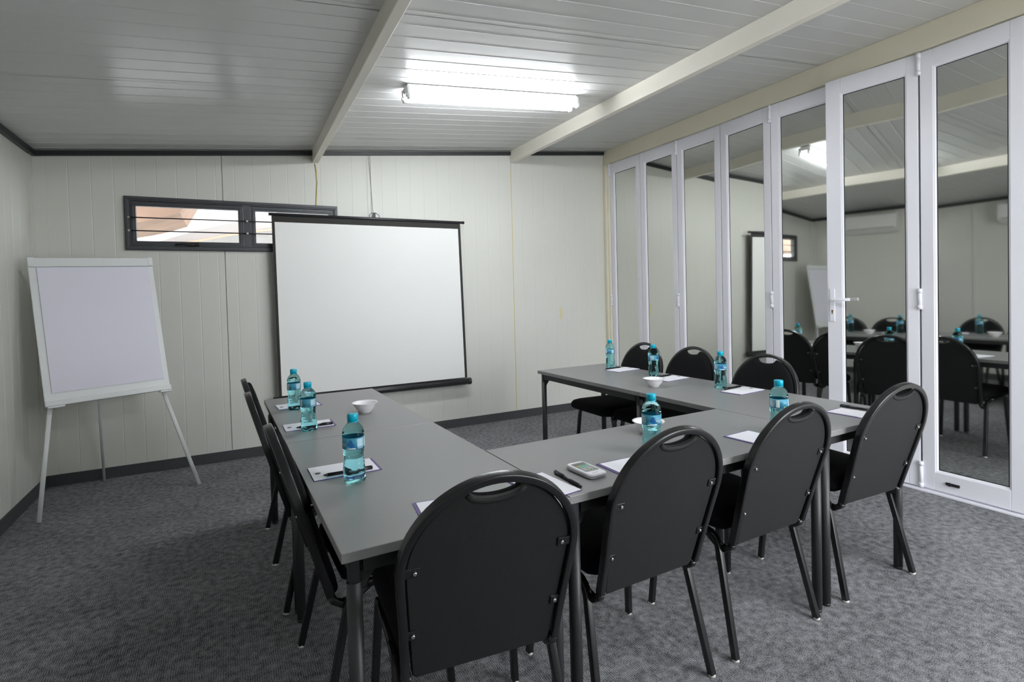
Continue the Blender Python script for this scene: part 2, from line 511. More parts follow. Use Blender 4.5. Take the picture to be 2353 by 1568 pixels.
# outside the window: pale tent canopies, a brown eave
def prism_y(pts, y0, y1): return MB().loops([[(x, y0, z) for x, z in pts], [(x, y1, z) for x, z in pts]], sm=False)
tag(build('exterior_eave', prism_y([(-0.6, 1.90), (0.44, 1.965), (0.557, 1.99), (0.70, 2.03), (0.86, 2.09), (1.0, 2.35), (1.0, 3.5), (-0.6, 3.5)], 0.5, 1.5), M['brown']),
    'brown rendered eave outside the upper left of the window', 'eave')
cn = thing('exterior_canopy', 'grey sloping canvas canopy seen through the window', 'canopy', (1.1, 2.2, 1.9))
def rel(pts): return [(x - 1.1, z - 1.9) for x, z in pts]
build('canvas', prism_y(rel([(0.434, 1.95), (0.568, 2.011), (0.903, 2.134), (1.278, 2.239), (1.793, 2.387), (3.0, 2.7), (3.0, 2.45), (1.787, 2.216), (1.273, 2.09), (0.811, 1.982)]), 0, 2.79), M['canvasg'], cn)
for y_ in (0.1, 2.6): build('post', MB().tube((1.8, y_, -2.03), (1.8, y_, 0.6), 0.03), M['canvasg'], cn)
build('edge_rail', prism_y(rel([(0.608, 1.966), (0.861, 2.006), (1.273, 2.102), (1.779, 2.19), (3.0, 2.42), (3.0, 2.39), (1.778, 2.172), (1.272, 2.084), (0.86, 1.988)]), -0.06, -0.01), M['orange'], cn)
tag(build('exterior_sky_blocker', MB().box(-5, 0.2, 3.5, 9, 5.05, 3.56), M['canvas']), 'unseen white canvas sheet added above the window outside to block the sky', 'canvas roof')  # out of view, added to keep direct sky light off the things outside
tag(build('exterior_screen', MB().box(-5, 5.0, -0.13, 9, 5.1, 3.49), M['canvas']), 'white canvas wall of a marquee outside the window', 'canvas wall')

# ------------------------------------------------------------------ folding doors
def door_leaf(n, w, loc, rotz, label, hinge_left=False, handle=False, bolt=False, SL_=0.062, SR_=0.062):
    d = sroot('door_%d' % n, label, loc, rotz)
    z0, z1 = 0.022, ZDOOR - 0.006
    g = 0.003
    TW, BW = 0.102, 0.112
    dep = 0.042
    def fr(name, x0, x1, za, zb):
        return build(name, MB().box(x0, 0, za, x1, dep, zb), M['door'], d, bevel=0.0025)
    fr('stile', g, g + SL_, z0, z1); fr('stile', w - g - SR_, w - g, z0, z1)
    fr('rail', g + SL_, w - g - SR_, z1 - TW, z1); fr('rail', g + SL_, w - g - SR_, z0, z0 + BW)
    # sloped glazing bead, one closed ring
    x0, x1, za, zb = g + SL_, w - g - SR_, z0 + BW, z1 - TW
    def rg(i, y): return [(x0 + i, y, za + i), (x1 - i, y, za + i), (x1 - i, y, zb - i), (x0 + i, y, zb - i)]
    build('glazing_bead', MB().loops([rg(-0.001, 0.004), rg(0.006, 0.006), rg(0.012, 0.016), rg(0.012, 0.02), rg(-0.001, 0.02)], sm=False, cap0=False, cap1=False), M['door'], d)
    build('gasket', MB().loops([rg(0.0118, 0.0155), rg(0.0165, 0.0165), rg(0.0165, 0.02), rg(0.0118, 0.02)], sm=False, cap0=False, cap1=False), M['gasket'], d)
    build('pane', MB().box(x0 + 0.008, 0.017, za + 0.008, x1 - 0.008, 0.023, zb - 0.008), M['mirror'], d)
    if hinge_left:
        for a, b in ((2.607, 2.735), (1.15, 1.272), (0.025, 0.18)):
            h = build('hinge', MB().tube((0, -0.008, a), (0, -0.008, b), 0.0105, n=12), M['door'], d)
            build('hinge_knuckle', MB().tube((0, -0.008, a - 0.004), (0, -0.008, a + 0.024), 0.0125, n=12).tube((0, -0.008, b - 0.024), (0, -0.008, b + 0.004), 0.0125, n=12), M['door'], h)
    if handle:
        pl_ = build('handle_plate', MB().box(0.02, -0.008, 1.055, 0.052, 0.001, 1.286), M['door'], d, bevel=0.003)
        build('keyhole', MB().tube((0.036, -0.0085, 1.131), (0.036, -0.006, 1.131), 0.007, n=12).box(0.0325, -0.0085, 1.109, 0.0395, -0.006, 1.13), M['brass'], pl_)
        build('door_handle', MB().sweep([(0.036, -0.006, 1.208), (0.036, -0.042, 1.208), (0.041, -0.05, 1.208), (0.055, -0.053, 1.208), (0.1, -0.053, 1.21), (0.165, -0.052, 1.211)], (0, 0, 1), 0.014, 0.02), M['door'], d, bevel=0.0)
    if bolt:
        build('flush_bolt', MB().box(0.13, -0.009, 0.072, 0.2, 0.001, 0.088).tube((0.15, -0.014, 0.08), (0.15, -0.004, 0.08), 0.011, n=12), M['gasket'], d, bevel=0.002)
    return d
YL = [-0.105, -0.602, -1.117, -1.631, -2.141, -2.65]
rot = -math.pi / 2
where = ['beside the corner post', 'second from the corner', 'third from the corner', 'fourth from the corner', 'partly behind the ajar leaf']
ZIG = R(3.5)                      # leaves four and five fold slightly into the room
for i in range(5):
    loc, a_ = Vector((XR, YL[i], 0)), 0
    if i == 3: a_ = -ZIG
    if i == 4: a_ = ZIG; loc.x -= (YL[3] - YL[4]) * math.sin(ZIG)
    door_leaf(i + 1, YL[i] - YL[i + 1], loc, rot + a_, 'white framed folding door leaf %s, mirrored glass' % where[i], hinge_left=i in (0, 2, 4))
PH = R(8.3)
LW = 0.545
xh = Vector((math.sin(PH), -math.cos(PH), 0))
o6 = Vector((XR, -3.146, 0)) - xh * LW
door_leaf(6, LW, o6, rot + PH, 'white folding door leaf with lever handle, standing slightly ajar', handle=True, SL_=0.095, SR_=0.062)
door_leaf(7, 0.503, (XR, -3.150, 0), rot - R(1.0), 'white folding door leaf with a black flush bolt at the bottom', hinge_left=True, bolt=True, SL_=0.07)
struct(build('trim_11', MB().box(XR + 0.075, -3.655, 0.0, XR + 0.09, -0.09, ZDOOR), M['gasket']), 'dark weather board closing the gaps behind the door leaves')

# ------------------------------------------------------------------ fluorescent light
LX0, LX1 = 2.235, 3.525
lc = ((LX0 + LX1) / 2, -1.645)
sl_ang = math.atan(SL)
hl = (LX1 - LX0) / 2
def make_lamp(c, label):
    lamp = thing('fluorescent_light', label, 'ceiling light', (c[0], c[1], zc(c[0]) - 0.006))
    lamp.rotation_euler = (0, -sl_ang, R(1.0))
    build('batten', MB().hexa([(-hl, -0.03, -0.042), (hl, -0.03, -0.042), (hl, 0.03, -0.042), (-hl, 0.03, -0.042), (-hl, -0.05, -0.001), (hl, -0.05, -0.001), (hl, 0.05, -0.001), (-hl, 0.05, -0.001)]), M['batten'], lamp, bevel=0.003)
    for sy_ in (-0.045, 0.045):
        build('tube', MB().tube((-hl + 0.02, sy_, -0.068), (hl - 0.02, sy_, -0.068), 0.0165, n=16), M['tube'], lamp)
        for sx in (-1, 1):
            build('lamp_holder', MB().box(sx * hl - 0.008, sy_ - 0.014, -0.09, sx * hl + 0.008, sy_ + 0.014, -0.012).tube((sx * (hl - 0.03), sy_, -0.068), (sx * (hl + 0.016), sy_, -0.068), 0.0115, n=12), M['batten'], lamp, bevel=0.002)
make_lamp((3.05, -4.75), 'assumed second fluorescent batten behind the camera, added to light the tables')  # unseen fitting, added for more downward light on the tables
make_lamp(lc, 'lit double tube fluorescent batten on the ceiling between the beams')

# ------------------------------------------------------------------ projection screen
SY = -0.1
ps = thing('projection_screen', 'white pull-up projection screen with black border hanging before the window', 'projection screen', (2.4, SY, 0.45))
def sq(x, z): return (x - 2.4, z - 0.45)
tl, tr_, br, bl = sq(1.55, 2.012), sq(3.237, 2.008), sq(3.27, 0.495), sq(1.56, 0.494)
def lerp2(u, v):
    a = (tl[0] + (tr_[0] - tl[0]) * u, tl[1] + (tr_[1] - tl[1]) * u)
    b = (bl[0] + (br[0] - bl[0]) * u, bl[1] + (br[1] - bl[1]) * u)
    return (a[0] + (b[0] - a[0]) * v, a[1] + (b[1] - a[1]) * v)
def sheet(us, vs_, y0, y1, nu=1):
    p = [lerp2(us[0], vs_[1]), lerp2(us[1], vs_[1]), lerp2(us[1], vs_[0]), lerp2(us[0], vs_[0])]
    return [(q[0], y0, q[1]) for q in p], [(q[0], y1, q[1]) for q in p]
def sheet_mb(us, vs_, y0, y1):
    a, b = sheet(us, vs_, y0, y1)
    return MB().loops([a, b], sm=False)
build('border', sheet_mb((0, 1), (0, 1), 0.0015, 0.003), M['screenblk'], ps)
build('screen_fabric', sheet_mb((0.013, 0.985), (0.036, 0.995), -0.0005, 0.0012), M['screen'], ps)
t0, t1 = sq(1.528, 2.021), sq(3.272, 2.016)
build('top_bar', MB().sweep([(t0[0], 0, t0[1]), (t1[0], 0, t1[1])], (0, 1, 0), 0.022, 0.022), M['roller'], ps)
build('bar_end', MB().tube((t1[0] - 0.01, 0, t1[1]), (t1[0] + 0.006, 0, t1[1]), 0.014, n=12), M['roller'], ps)
b0, b1 = sq(1.535, 0.465), sq(3.296, 0.461)
build('roller_case', MB().tube((b0[0], 0.01, b0[1]), (b1[0], 0.01, b1[1]), 0.031, n=20), M['roller'], ps)
build('case_end_cap', MB().tube((b1[0] - 0.012, 0.01, b1[1]), (b1[0] + 0.014, 0.01, b1[1] - 0.0005), 0.0335, n=20), M['roller'], ps, bevel=0.003)
build('case_end_cap', MB().tube((b0[0] - 0.02, 0.01, b0[1]), (b0[0], 0.01, b0[1]), 0.0335, n=20), M['roller'], ps, bevel=0.003)
hx, hz = sq(2.402, 2.02)
build('hanging_hook', MB().hexa([(hx - 0.02, -0.006, hz + 0.005), (hx + 0.012, -0.006, hz + 0.005), (hx + 0.012, 0.006, hz + 0.005), (hx - 0.02, 0.006, hz + 0.005),
      (hx - 0.012, -0.006, hz + 0.05), (hx + 0.012, -0.006, hz + 0.05), (hx + 0.012, 0.006, hz + 0.05), (hx - 0.012, 0.006, hz + 0.05)])
      .sweep([(hx - 0.042, 0, hz + 0.008), (hx - 0.044, 0, hz + 0.03), (hx - 0.02, 0, hz + 0.05), (hx + 0.012, 0, hz + 0.052), (hx + 0.045, 0, hz + 0.032), (hx + 0.046, 0, hz + 0.008)], (0, 1, 0), 0.005, 0.005), M['bar'], ps, bevel=0.001)
build('hanging_cord', MB().tube((hx - 0.008, 0.0, hz + 0.05), (hx - 0.02, 0.074, zc(2.38) - TR - 0.45 + 0.01), 0.0016, n=6), M['bar'], ps)

# cable below the left beam, sealant lines, tape
def wire(name, pts, r, m, label, cat):
    cu = MB(); 
    for a, b in zip(pts[:-1], pts[1:]): cu.tube(a, b, r, n=8)
    return tag(build(name, cu, m), label, cat)
wire('cable', [(1.922, -0.006, 2.49), (1.93, -0.006, 2.43), (1.934, -0.006, 2.33), (1.927, -0.006, 2.23), (1.92, -0.006, 2.128)], 0.0045, M['cable'], 'thin yellowed cable running down from the left beam to the window', 'cable')
tag(build('sealant_bead', MB().box(3.863, -0.002, 0.083, 3.869, 0.0015, 2.6), M['cable']), 'thin yellowed sealant line down the wall below the right beam', 'sealant')
tag(build('tape_strip', MB().box(4.43, -0.0015, 1.02, 4.466, 0.0, 1.15), M['tape']), 'pale yellow tape strip stuck on the back wall right of the screen', 'tape')

# ------------------------------------------------------------------ air conditioner on the left wall (seen in the door glass)
ac = thing('air_conditioner', 'white split air conditioner on the left wall, seen only mirrored in the door glass', 'air conditioner', (0.0, -1.86, 2.06))
def ac_sec(y): return [(0.002, y, 0.0), (0.12, y, 0.0), (0.2, y, 0.05), (0.21, y, 0.12), (0.205, y, 0.24), (0.17, y, 0.27), (0.002, y, 0.275)]
build('housing', MB().loops([ac_sec(-0.31), ac_sec(0.31)], sm=False), M['acw'], ac, bevel=0.008)
build('louvre', MB().hexa([(0.125, -0.28, 0.004), (0.125, 0.28, 0.004), (0.12, 0.28, 0.0), (0.12, -0.28, 0.0), (0.206, -0.28, 0.058), (0.206, 0.28, 0.058), (0.2, 0.28, 0.062), (0.2, -0.28, 0.062)]), M['acd'], ac)

# ------------------------------------------------------------------ flip chart
F1 = Vector((0.151, -0.786, 0)); F2 = Vector((0.982, -0.535, 0))
u = (F2 - F1).normalized(); bk = Vector((-u.y, u.x, 0))
TA = R(12)
wv_ = Vector((0, 0, 1)) * math.cos(TA) + bk * math.sin(TA)
nv = u.cross(wv_)                 # towards the viewer (front)
fc = thing('flip_chart', 'white tripod flip chart easel with a blank paper pad, left corner', 'flip chart', tuple(F1))
def fp(a, b, n): return tuple(u * a + wv_ * b + nv * n)
def fquad(c, n0, n1, m, name, bev=0.003):
    lo = [fp(a, b, n0) for a, b in c]; hi = [fp(a, b, n1) for a, b in c]
    return build(name, MB().loops([lo, hi], sm=False), m, fc, bevel=bev)
BC = [(0.059, 0.683), (0.741, 0.700), (0.695, 1.667), (0.014, 1.648)]
def bq(x, y):      # bilinear on the board, x right, y up
    a = [BC[0][k] + (BC[1][k] - BC[0][k]) * x for k in (0, 1)]; b = [BC[3][k] + (BC[2][k] - BC[3][k]) * x for k in (0, 1)]
    return (a[0] + (b[0] - a[0]) * y, a[1] + (b[1] - a[1]) * y)
def brect(x0, x1, y0, y1): return [bq(x0, y0), bq(x1, y0), bq(x1, y1), bq(x0, y1)]
fquad(brect(0, 1, 0.02, 1), 0.0, 0.018, M['boardw'], 'board', 0.004)
fquad(brect(0.06, 0.955, 0.085, 0.935), 0.018, 0.026, M['paper'], 'paper_pad', 0.001)
fquad(brect(0.02, 0.985, 0.938, 1.0), 0.018, 0.036, M['boardw'], 'clamp_bar', 0.005)
fquad(brect(0.0, 0.05, 0.94, 1.004), 0.016, 0.038, M['boardw'], 'corner_cap', 0.004)
fquad(brect(0.955, 1.0, 0.94, 1.004), 0.016, 0.038, M['boardw'], 'corner_cap', 0.004)
fquad(brect(0.0, 1.0, 0.0, 0.035), 0.0, 0.055, M['boardw'], 'pen_tray', 0.004)
fquad(brect(0.015, 0.14, -0.012, 0.003), 0.005, 0.05, M['boardw'], 'leg_bracket', 0.002)
fquad(brect(0.9, 1.0, -0.012, 0.003), 0.005, 0.05, M['boardw'], 'leg_bracket', 0.002)
def fleg(p, q): 
    N = (nv if True else None)
    build('leg', MB().sweep([p, q], nv, 0.024, 0.016), M['boardw'], fc)
fleg(fp(0.09, 0.72, -0.01), fp(0.0, 0.0, 0.0)); fleg(fp(0.695, 0.72, -0.01), fp(0.868, 0.0, 0.0))
rf = Vector((0.349, -0.052, 0)) - F1
build('leg', MB().sweep([Vector(fp(0.335, 1.35, -0.012)), rf], u, 0.024, 0.016), M['boardw'], fc)

# ------------------------------------------------------------------ tables
ZT = 0.724
TROT = R(1.1388)
TX0, TX1, TX2, TX3 = 1.4182, 2.0566, 3.3127, 3.9464
TY0, TY1, TY2, T3Y = -1.5042, -2.5991, -3.6889, -3.1374
RY0, RY1, RY2 = -1.4908, -2.5977, -3.6758
def TP(x, y):
    X, Y = x - TX0, y - TY2
    return (TX0 + X * math.cos(TROT) - Y * math.sin(TROT), TY2 + X * math.sin(TROT) + Y * math.cos(TROT))
def table(x0, x1, y0, y1, label):
    g = 0.0015
    c = TP((x0 + x1) / 2, (y0 + y1) / 2)
    hx, hy = (x1 - x0) / 2 - g, (y1 - y0) / 2 - g
    t = thing('folding_table', label, 'table', (c[0], c[1], 0), TROT, 'grey tables set in a U')
    build('tabletop', MB().box(-hx, -hy, ZT - 0.024, hx, hy, ZT), M['top'], t, bevel=0.0018)
    ia = 0.034
    for s in (-1, 1):
        build('frame_rail', MB().box(-hx + ia + 0.02, s * (hy - ia) - 0.0125, ZT - 0.064, hx - ia - 0.02, s * (hy - ia) + 0.0125, ZT - 0.0245), M['tleg'], t, bevel=0.002)
        build('frame_rail', MB().box(s * (hx - ia) - 0.0125, -hy + ia + 0.02, ZT - 0.064, s * (hx - ia) + 0.0125, hy - ia - 0.02, ZT - 0.0245), M['tleg'], t, bevel=0.002)
        for q in (-1, 1):
            x, y = s * (hx - ia), q * (hy - ia)
            lg = build('leg', MB().tube((x, y, 0.012), (x, y, ZT - 0.085), 0.0185, n=18).tube((x, y, 0.0), (x, y, 0.012), 0.0165, n=18), M['tleg'], t)
            build('leg_sleeve', MB().box(x - 0.0135, y - 0.0135, ZT - 0.088, x + 0.0135, y + 0.0135, ZT - 0.0245), M['chrome_dark'], lg, bevel=0.003)
            bx = [(x - s * 0.014, y - 0.002 * q), (x - s * 0.055, y - 0.002 * q)]
            build('gusset', MB().poly([(bx[0][0], bx[0][1], ZT - 0.065), (bx[1][0], bx[1][1], ZT - 0.065), (bx[0][0], bx[0][1], ZT - 0.12)])
                  .poly([(bx[0][0], bx[0][1] - 0.003 * q, ZT - 0.065), (bx[0][0], bx[0][1] - 0.003 * q, ZT - 0.12), (bx[1][0], bx[1][1] - 0.003 * q, ZT - 0.065)]), M['tleg'], t, recalc=False)
    return t
table(TX0, TX1, TY1, TY0, 'grey table at the back end of the left row, below the screen')
table(TX0, TX1, TY2, TY1, 'grey table nearest the camera at the front of the left row')
table(TX1, TX2, TY2 + 0.006, T3Y, 'narrow grey table bridging the two rows, with the calculator')
table(TX2, TX3, RY2, RY1, 'grey table at the front of the right row, nearest the ajar door')
table(TX2, TX3, RY1, RY0, 'grey table at the back end of the right row, by the back wall')

# ------------------------------------------------------------------ chairs
YB, ZB, LEAN, HW, TT = 0.0401, 0.3829, 0.276, 0.2299, 0.540
sn, cs = math.sin(LEAN), math.cos(LEAN)
def bp(s, t, n=0.0):   # point on the back plane; n towards the front of the chair
    return (s, YB - t * sn + n * cs, ZB + t * cs + n * sn)
BN = (0, cs, sn)

def back_outline(inset, dip=True, bot=0.0):
    r = HW - inset
    t1 = TT - HW
    pts = [(r - 0.022 - 0.012, bot), (r - 0.022 - 0.002, bot + 0.012)]
    pts += [(r - 0.012, t1 * 0.5), (r, t1)]
    aw = math.asin(0.068 / r)
    a_end = math.pi / 2 - aw
    pts += arc(0, t1, r, 0.12, a_end, 10) if dip else arc(0, t1, r, 0.12, math.pi / 2, 14)
    if dip:
        ya = t1 + r * math.cos(aw)
        for k in range(1, 9):
            x = 0.068 * (1 - k / 8)
            pts.append((x, ya - 0.026 * math.sqrt(max(0, 1 - (x / 0.068) ** 2)) ** 0.9))
    left = [(-x, y) for x, y in pts[::-1] if x > 1e-6]
    return pts + left

def make_chair(label):
    c = thing('conference_chair', label, 'chair', (0, 0, 0), 0)
    # shell (rear cover) and cushion
    ol = back_outline(0.024)
    def lay(o_, sc, n):
        cx, cy = 0, 0.24
        return [bp(cx + (x - cx) * sc, cy + (t - cy) * sc, n) for x, t in o_]
    build('back_shell', MB().loops([lay(ol, 0.985, -0.005), lay(ol, 1.0, -0.002), lay(ol, 1.0, 0.006)], sm=False), M['shell'], c)
    build('backrest', MB().loops([lay(ol, 1.0, 0.0065), lay(ol, 1.0, 0.016), lay(ol, 0.985, 0.024), lay(ol, 0.95, 0.029), lay(ol, 0.85, 0.032)], sm=True), M['fabric'], c)
    # handle lip: roll along the dip
    r = HW - 0.024; t1 = TT - HW; ya = t1 + math.sqrt(r * r - 0.068 ** 2)
    rim = []
    for k in range(13):
        x = -0.072 + 0.144 * k / 12
        rim.append(bp(x, ya - 0.027 * math.sqrt(max(0, 1 - (x / 0.0722) ** 2)) - 0.007, -0.003))
    build('handle_rim', MB().sweep(rim, BN, 0.016, 0.008, bev=0.6), M['shell'], c)
    # hoop
    rc = HW - 0.0115
    t1 = TT - HW
    path2 = [(rc - 0.02, 0.012), (rc - 0.012, t1 * 0.5), (rc - 0.003, t1 * 0.85)] + arc(0, t1, rc, 0.0, math.pi, 40) + [(-rc + 0.003, t1 * 0.85), (-rc + 0.012, t1 * 0.5), (-rc + 0.02, 0.012)]
    build('back_frame', MB().sweep([bp(x, t, -0.001) for x, t in path2], BN, 0.020, 0.027, bev=0.28), M['frame'], c, wn=True)
    for s in (-1, 1):
        x = s * (rc - 0.022)
        build('frame_elbow', MB().sweep([bp(x, 0.014, -0.001), bp(x, -0.006, 0.002), (x, YB + 0.028, ZB - 0.022), (x, YB + 0.06, ZB - 0.018), (x, YB + 0.12, ZB + 0.02)], (1, 0, 0), 0.024, 0.024, bev=0.4), M['frame'], c, wn=True)
        for (sx, t) in ((0.1855, (0.6871 - ZB) / cs), (0.1847, (0.5147 - ZB) / cs)):
            bcx = s * sx
            br_ = build('bracket', MB().loops([[bp(bcx - s * 0.012, t - 0.012, k), bp(bcx + s * 0.03, t - 0.012, k), bp(bcx + s * 0.03, t + 0.013, k), bp(bcx - s * 0.012, t + 0.013, k)] for k in (-0.0085, -0.004)], sm=False), M['frame'], c, bevel=0.0015)
            p = Vector(bp(bcx, t, -0.0085)); q = Vector(bp(bcx, t, -0.0125))
            build('screw', MB().tube(p, q, 0.0058, 0.004, n=10), M['silver'], br_)
    # side frames: legs and rails
    for s in (-1, 1):
        xt = s * 0.21
        rear = [(s * 0.2364, 0.0, 0.008), (s * 0.2364 + (xt - s * 0.2364) * 0.9, 0.08, 0.345), (xt, 0.088, 0.372), (xt, 0.1, 0.393), (xt, 0.12, 0.406), (xt, 0.147, 0.41)]
        lg = build('leg', MB().sweep(rear, (1, 0, 0), 0.023, 0.023, bev=0.25), M['frame'], c, wn=True)
        build('glide', MB().tube((s * 0.2364, -0.001, 0.0), (s * 0.2364, 0.001, 0.009), 0.0125, n=10), M['glide'], lg)
        front = [(s * 0.2342, 0.4113, 0.008), (xt + s * 0.002, 0.388, 0.36), (xt, 0.385, 0.386), (xt, 0.376, 0.402), (xt, 0.358, 0.41), (xt, 0.33, 0.41)]
        lg = build('leg', MB().sweep(front, (1, 0, 0), 0.023, 0.023, bev=0.25), M['frame'], c, wn=True)
        build('glide', MB().tube((s * 0.2342, 0.4113, 0.0), (s * 0.2342, 0.4113, 0.009), 0.0125, n=10), M['glide'], lg)
        build('seat_frame', MB().sweep([(xt, 0.147, 0.41), (xt, 0.33, 0.41)], (1, 0, 0), 0.022, 0.022, bev=0.25), M['frame'], c)
    build('stretcher', MB().box(-0.21, 0.25, 0.402, 0.21, 0.28, 0.418), M['frame'], c, bevel=0.002)
    # seat
    def seat_ol(ins, front):
        hx0, hx1 = 0.208 - ins, 0.222 - ins
        y0, y1 = 0.07 + ins, front - ins
        rr = 0.06
        pts = []
        pts += [(hx0 - 0.02, y0), (hx0, y0 + 0.02)]
        pts += arc(hx1 - rr, y1 - rr, rr, 0, math.pi / 2, 6)
        return pts + [(-x, y) for x, y in pts[::-1]]
    def sl_(ins, z, front=0.49, crown=0):
        return [(x, y, z) for x, y in seat_ol(ins, front)]
    build('seat', MB().loops([sl_(0.03, 0.418, 0.475), sl_(0.012, 0.422, 0.482), sl_(0.002, 0.433, 0.488), sl_(0.0, 0.45), sl_(0.003, 0.466), sl_(0.013, 0.48), sl_(0.035, 0.4885), sl_(0.08, 0.491)], sm=True), M['fabric'], c)
    return c

CH = [((1.7522, -3.745), -0.1, 'black chair at the near end of the left row, its back largest in view'),
      ((2.381, -3.668), 0.0188, 'black chair at the bridging table, second back from the nearest chair'),
      ((2.983, -3.648), 0.0219, 'black chair at the right end of the bridging table, beside paired table legs'),
      ((3.670, -3.640), -0.0383, 'black chair at the near end of the right row, by the door handle'),
      ((4.0, -1.72), 1.5688, 'black chair on the door side farthest back, nearest the back wall'),
      ((4.0365, -2.185), 1.5675, 'black chair in the middle of the three along the doors'),
      ((4.022, -2.78), 1.5562, 'black chair along the doors nearest the door handle'),
      ((1.372, -1.84), -1.55, 'black chair on the left row farthest back, near the screen'),
      ((1.377, -2.314), -1.55, 'black chair in the middle of the left row, seen edge on'),
      ((1.418, -3.04), -1.54, 'black chair of the left row nearest the camera, seen edge on')]
chair0 = make_chair(CH[0][2])
chair0['group'] = 'black conference chairs around the tables'
for i, (p, a, lb) in enumerate(CH):
    if i == 0:
        chair0.location = (p[0], p[1], 0); chair0.rotation_euler = (0, 0, a)
    else:
        dup(chair0, (p[0], p[1], 0), a, lb, 'black conference chairs around the tables')

# ------------------------------------------------------------------ bottles
def rseg(z):
    return z
PROF = [(0.012, 0.004), (0.02, 0.0015), (0.027, 0.001), (0.0305, 0.006), (0.0315, 0.014), (0.0318, 0.03), (0.0316, 0.042), (0.0305, 0.054), (0.0285, 0.066), (0.0278, 0.074), (0.0285, 0.082),
        (0.0303, 0.092), (0.0312, 0.1), (0.0312, 0.135), (0.0316, 0.138), (0.0314, 0.146), (0.0298, 0.155), (0.0262, 0.163), (0.0205, 0.17), (0.0155, 0.1745), (0.0132, 0.178), (0.0132, 0.1825)]
def squash(r, z, t):
    if z < 0.02: return r * (1 + 0.11 * math.cos(5 * t) * (0.02 - z) / 0.02)
    if 0.02 < z < 0.095:
        return r * (1 + 0.014 * math.cos(7 * t + z * 160) + 0.010 * math.cos(z * 560))
    return r
def dense(prof, k=3):
    out = []
    for (a, b) in zip(prof[:-1], prof[1:]):
        for i in range(k): out.append((a[0] + (b[0] - a[0]) * i / k, a[1] + (b[1] - a[1]) * i / k))
    return out + [prof[-1]]
RL = 0.03165
def bend(pts2, r):       # (arc length, z) -> cylinder; facing local -y at arc 0, left is negative
    return [(r * math.sin(a / RL), -r * math.cos(a / RL), z) for a, z in pts2]
def patch(mb, poly, r, mi=0):
    """flat polygon (convex) wrapped round the label: fine strips"""
    xs = [p[0] for p in poly]; x0, x1 = min(xs), max(xs)
    n = max(1, int((x1 - x0) / 0.003))
    def span(x):
        zs = []
        for (a, b) in zip(poly, poly[1:] + poly[:1]):
            if (a[0] - x) * (b[0] - x) <= 0 and abs(a[0] - b[0]) > 1e-9:
                t = (x - a[0]) / (b[0] - a[0]); zs.append(a[1] + t * (b[1] - a[1]))
            elif abs(a[0] - b[0]) <= 1e-9 and abs(a[0] - x) < 1e-9: zs += [a[1], b[1]]
        return (min(zs), max(zs)) if zs else None
    for i in range(n):
        a, b = x0 + (x1 - x0) * i / n, x0 + (x1 - x0) * (i + 1) / n
        sa, sb = span(a), span(b)
        if sa and sb:
            mb.poly(bend([(a, sa[0]), (b, sb[0]), (b, sb[1]), (a, sa[1])], r), mi)
    return mb
def rect(x0, x1, z0, z1): return [(x0, z0), (x1, z0), (x1, z1), (x0, z1)]
def text_mesh(txt, size, x, z, r, mb, mi=0):
    cu = bpy.data.curves.new('lettering', 'FONT'); cu.body = txt; cu.size = size; cu.align_x = 'CENTER'; cu.resolution_u = 2
    ob = bpy.data.objects.new('lettering', cu); COL.objects.link(ob)
    dg = bpy.context.evaluated_depsgraph_get()
    me = bpy.data.meshes.new_from_object(ob.evaluated_get(dg))
    n0 = len(mb.v)
    mb.v += bend([(v.co.x + x, v.co.y + z) for v in me.vertices], r)
    for p in me.polygons: mb.face([n0 + i for i in p.vertices], mi)
    bpy.data.objects.remove(ob); bpy.data.curves.remove(cu); bpy.data.meshes.remove(me)

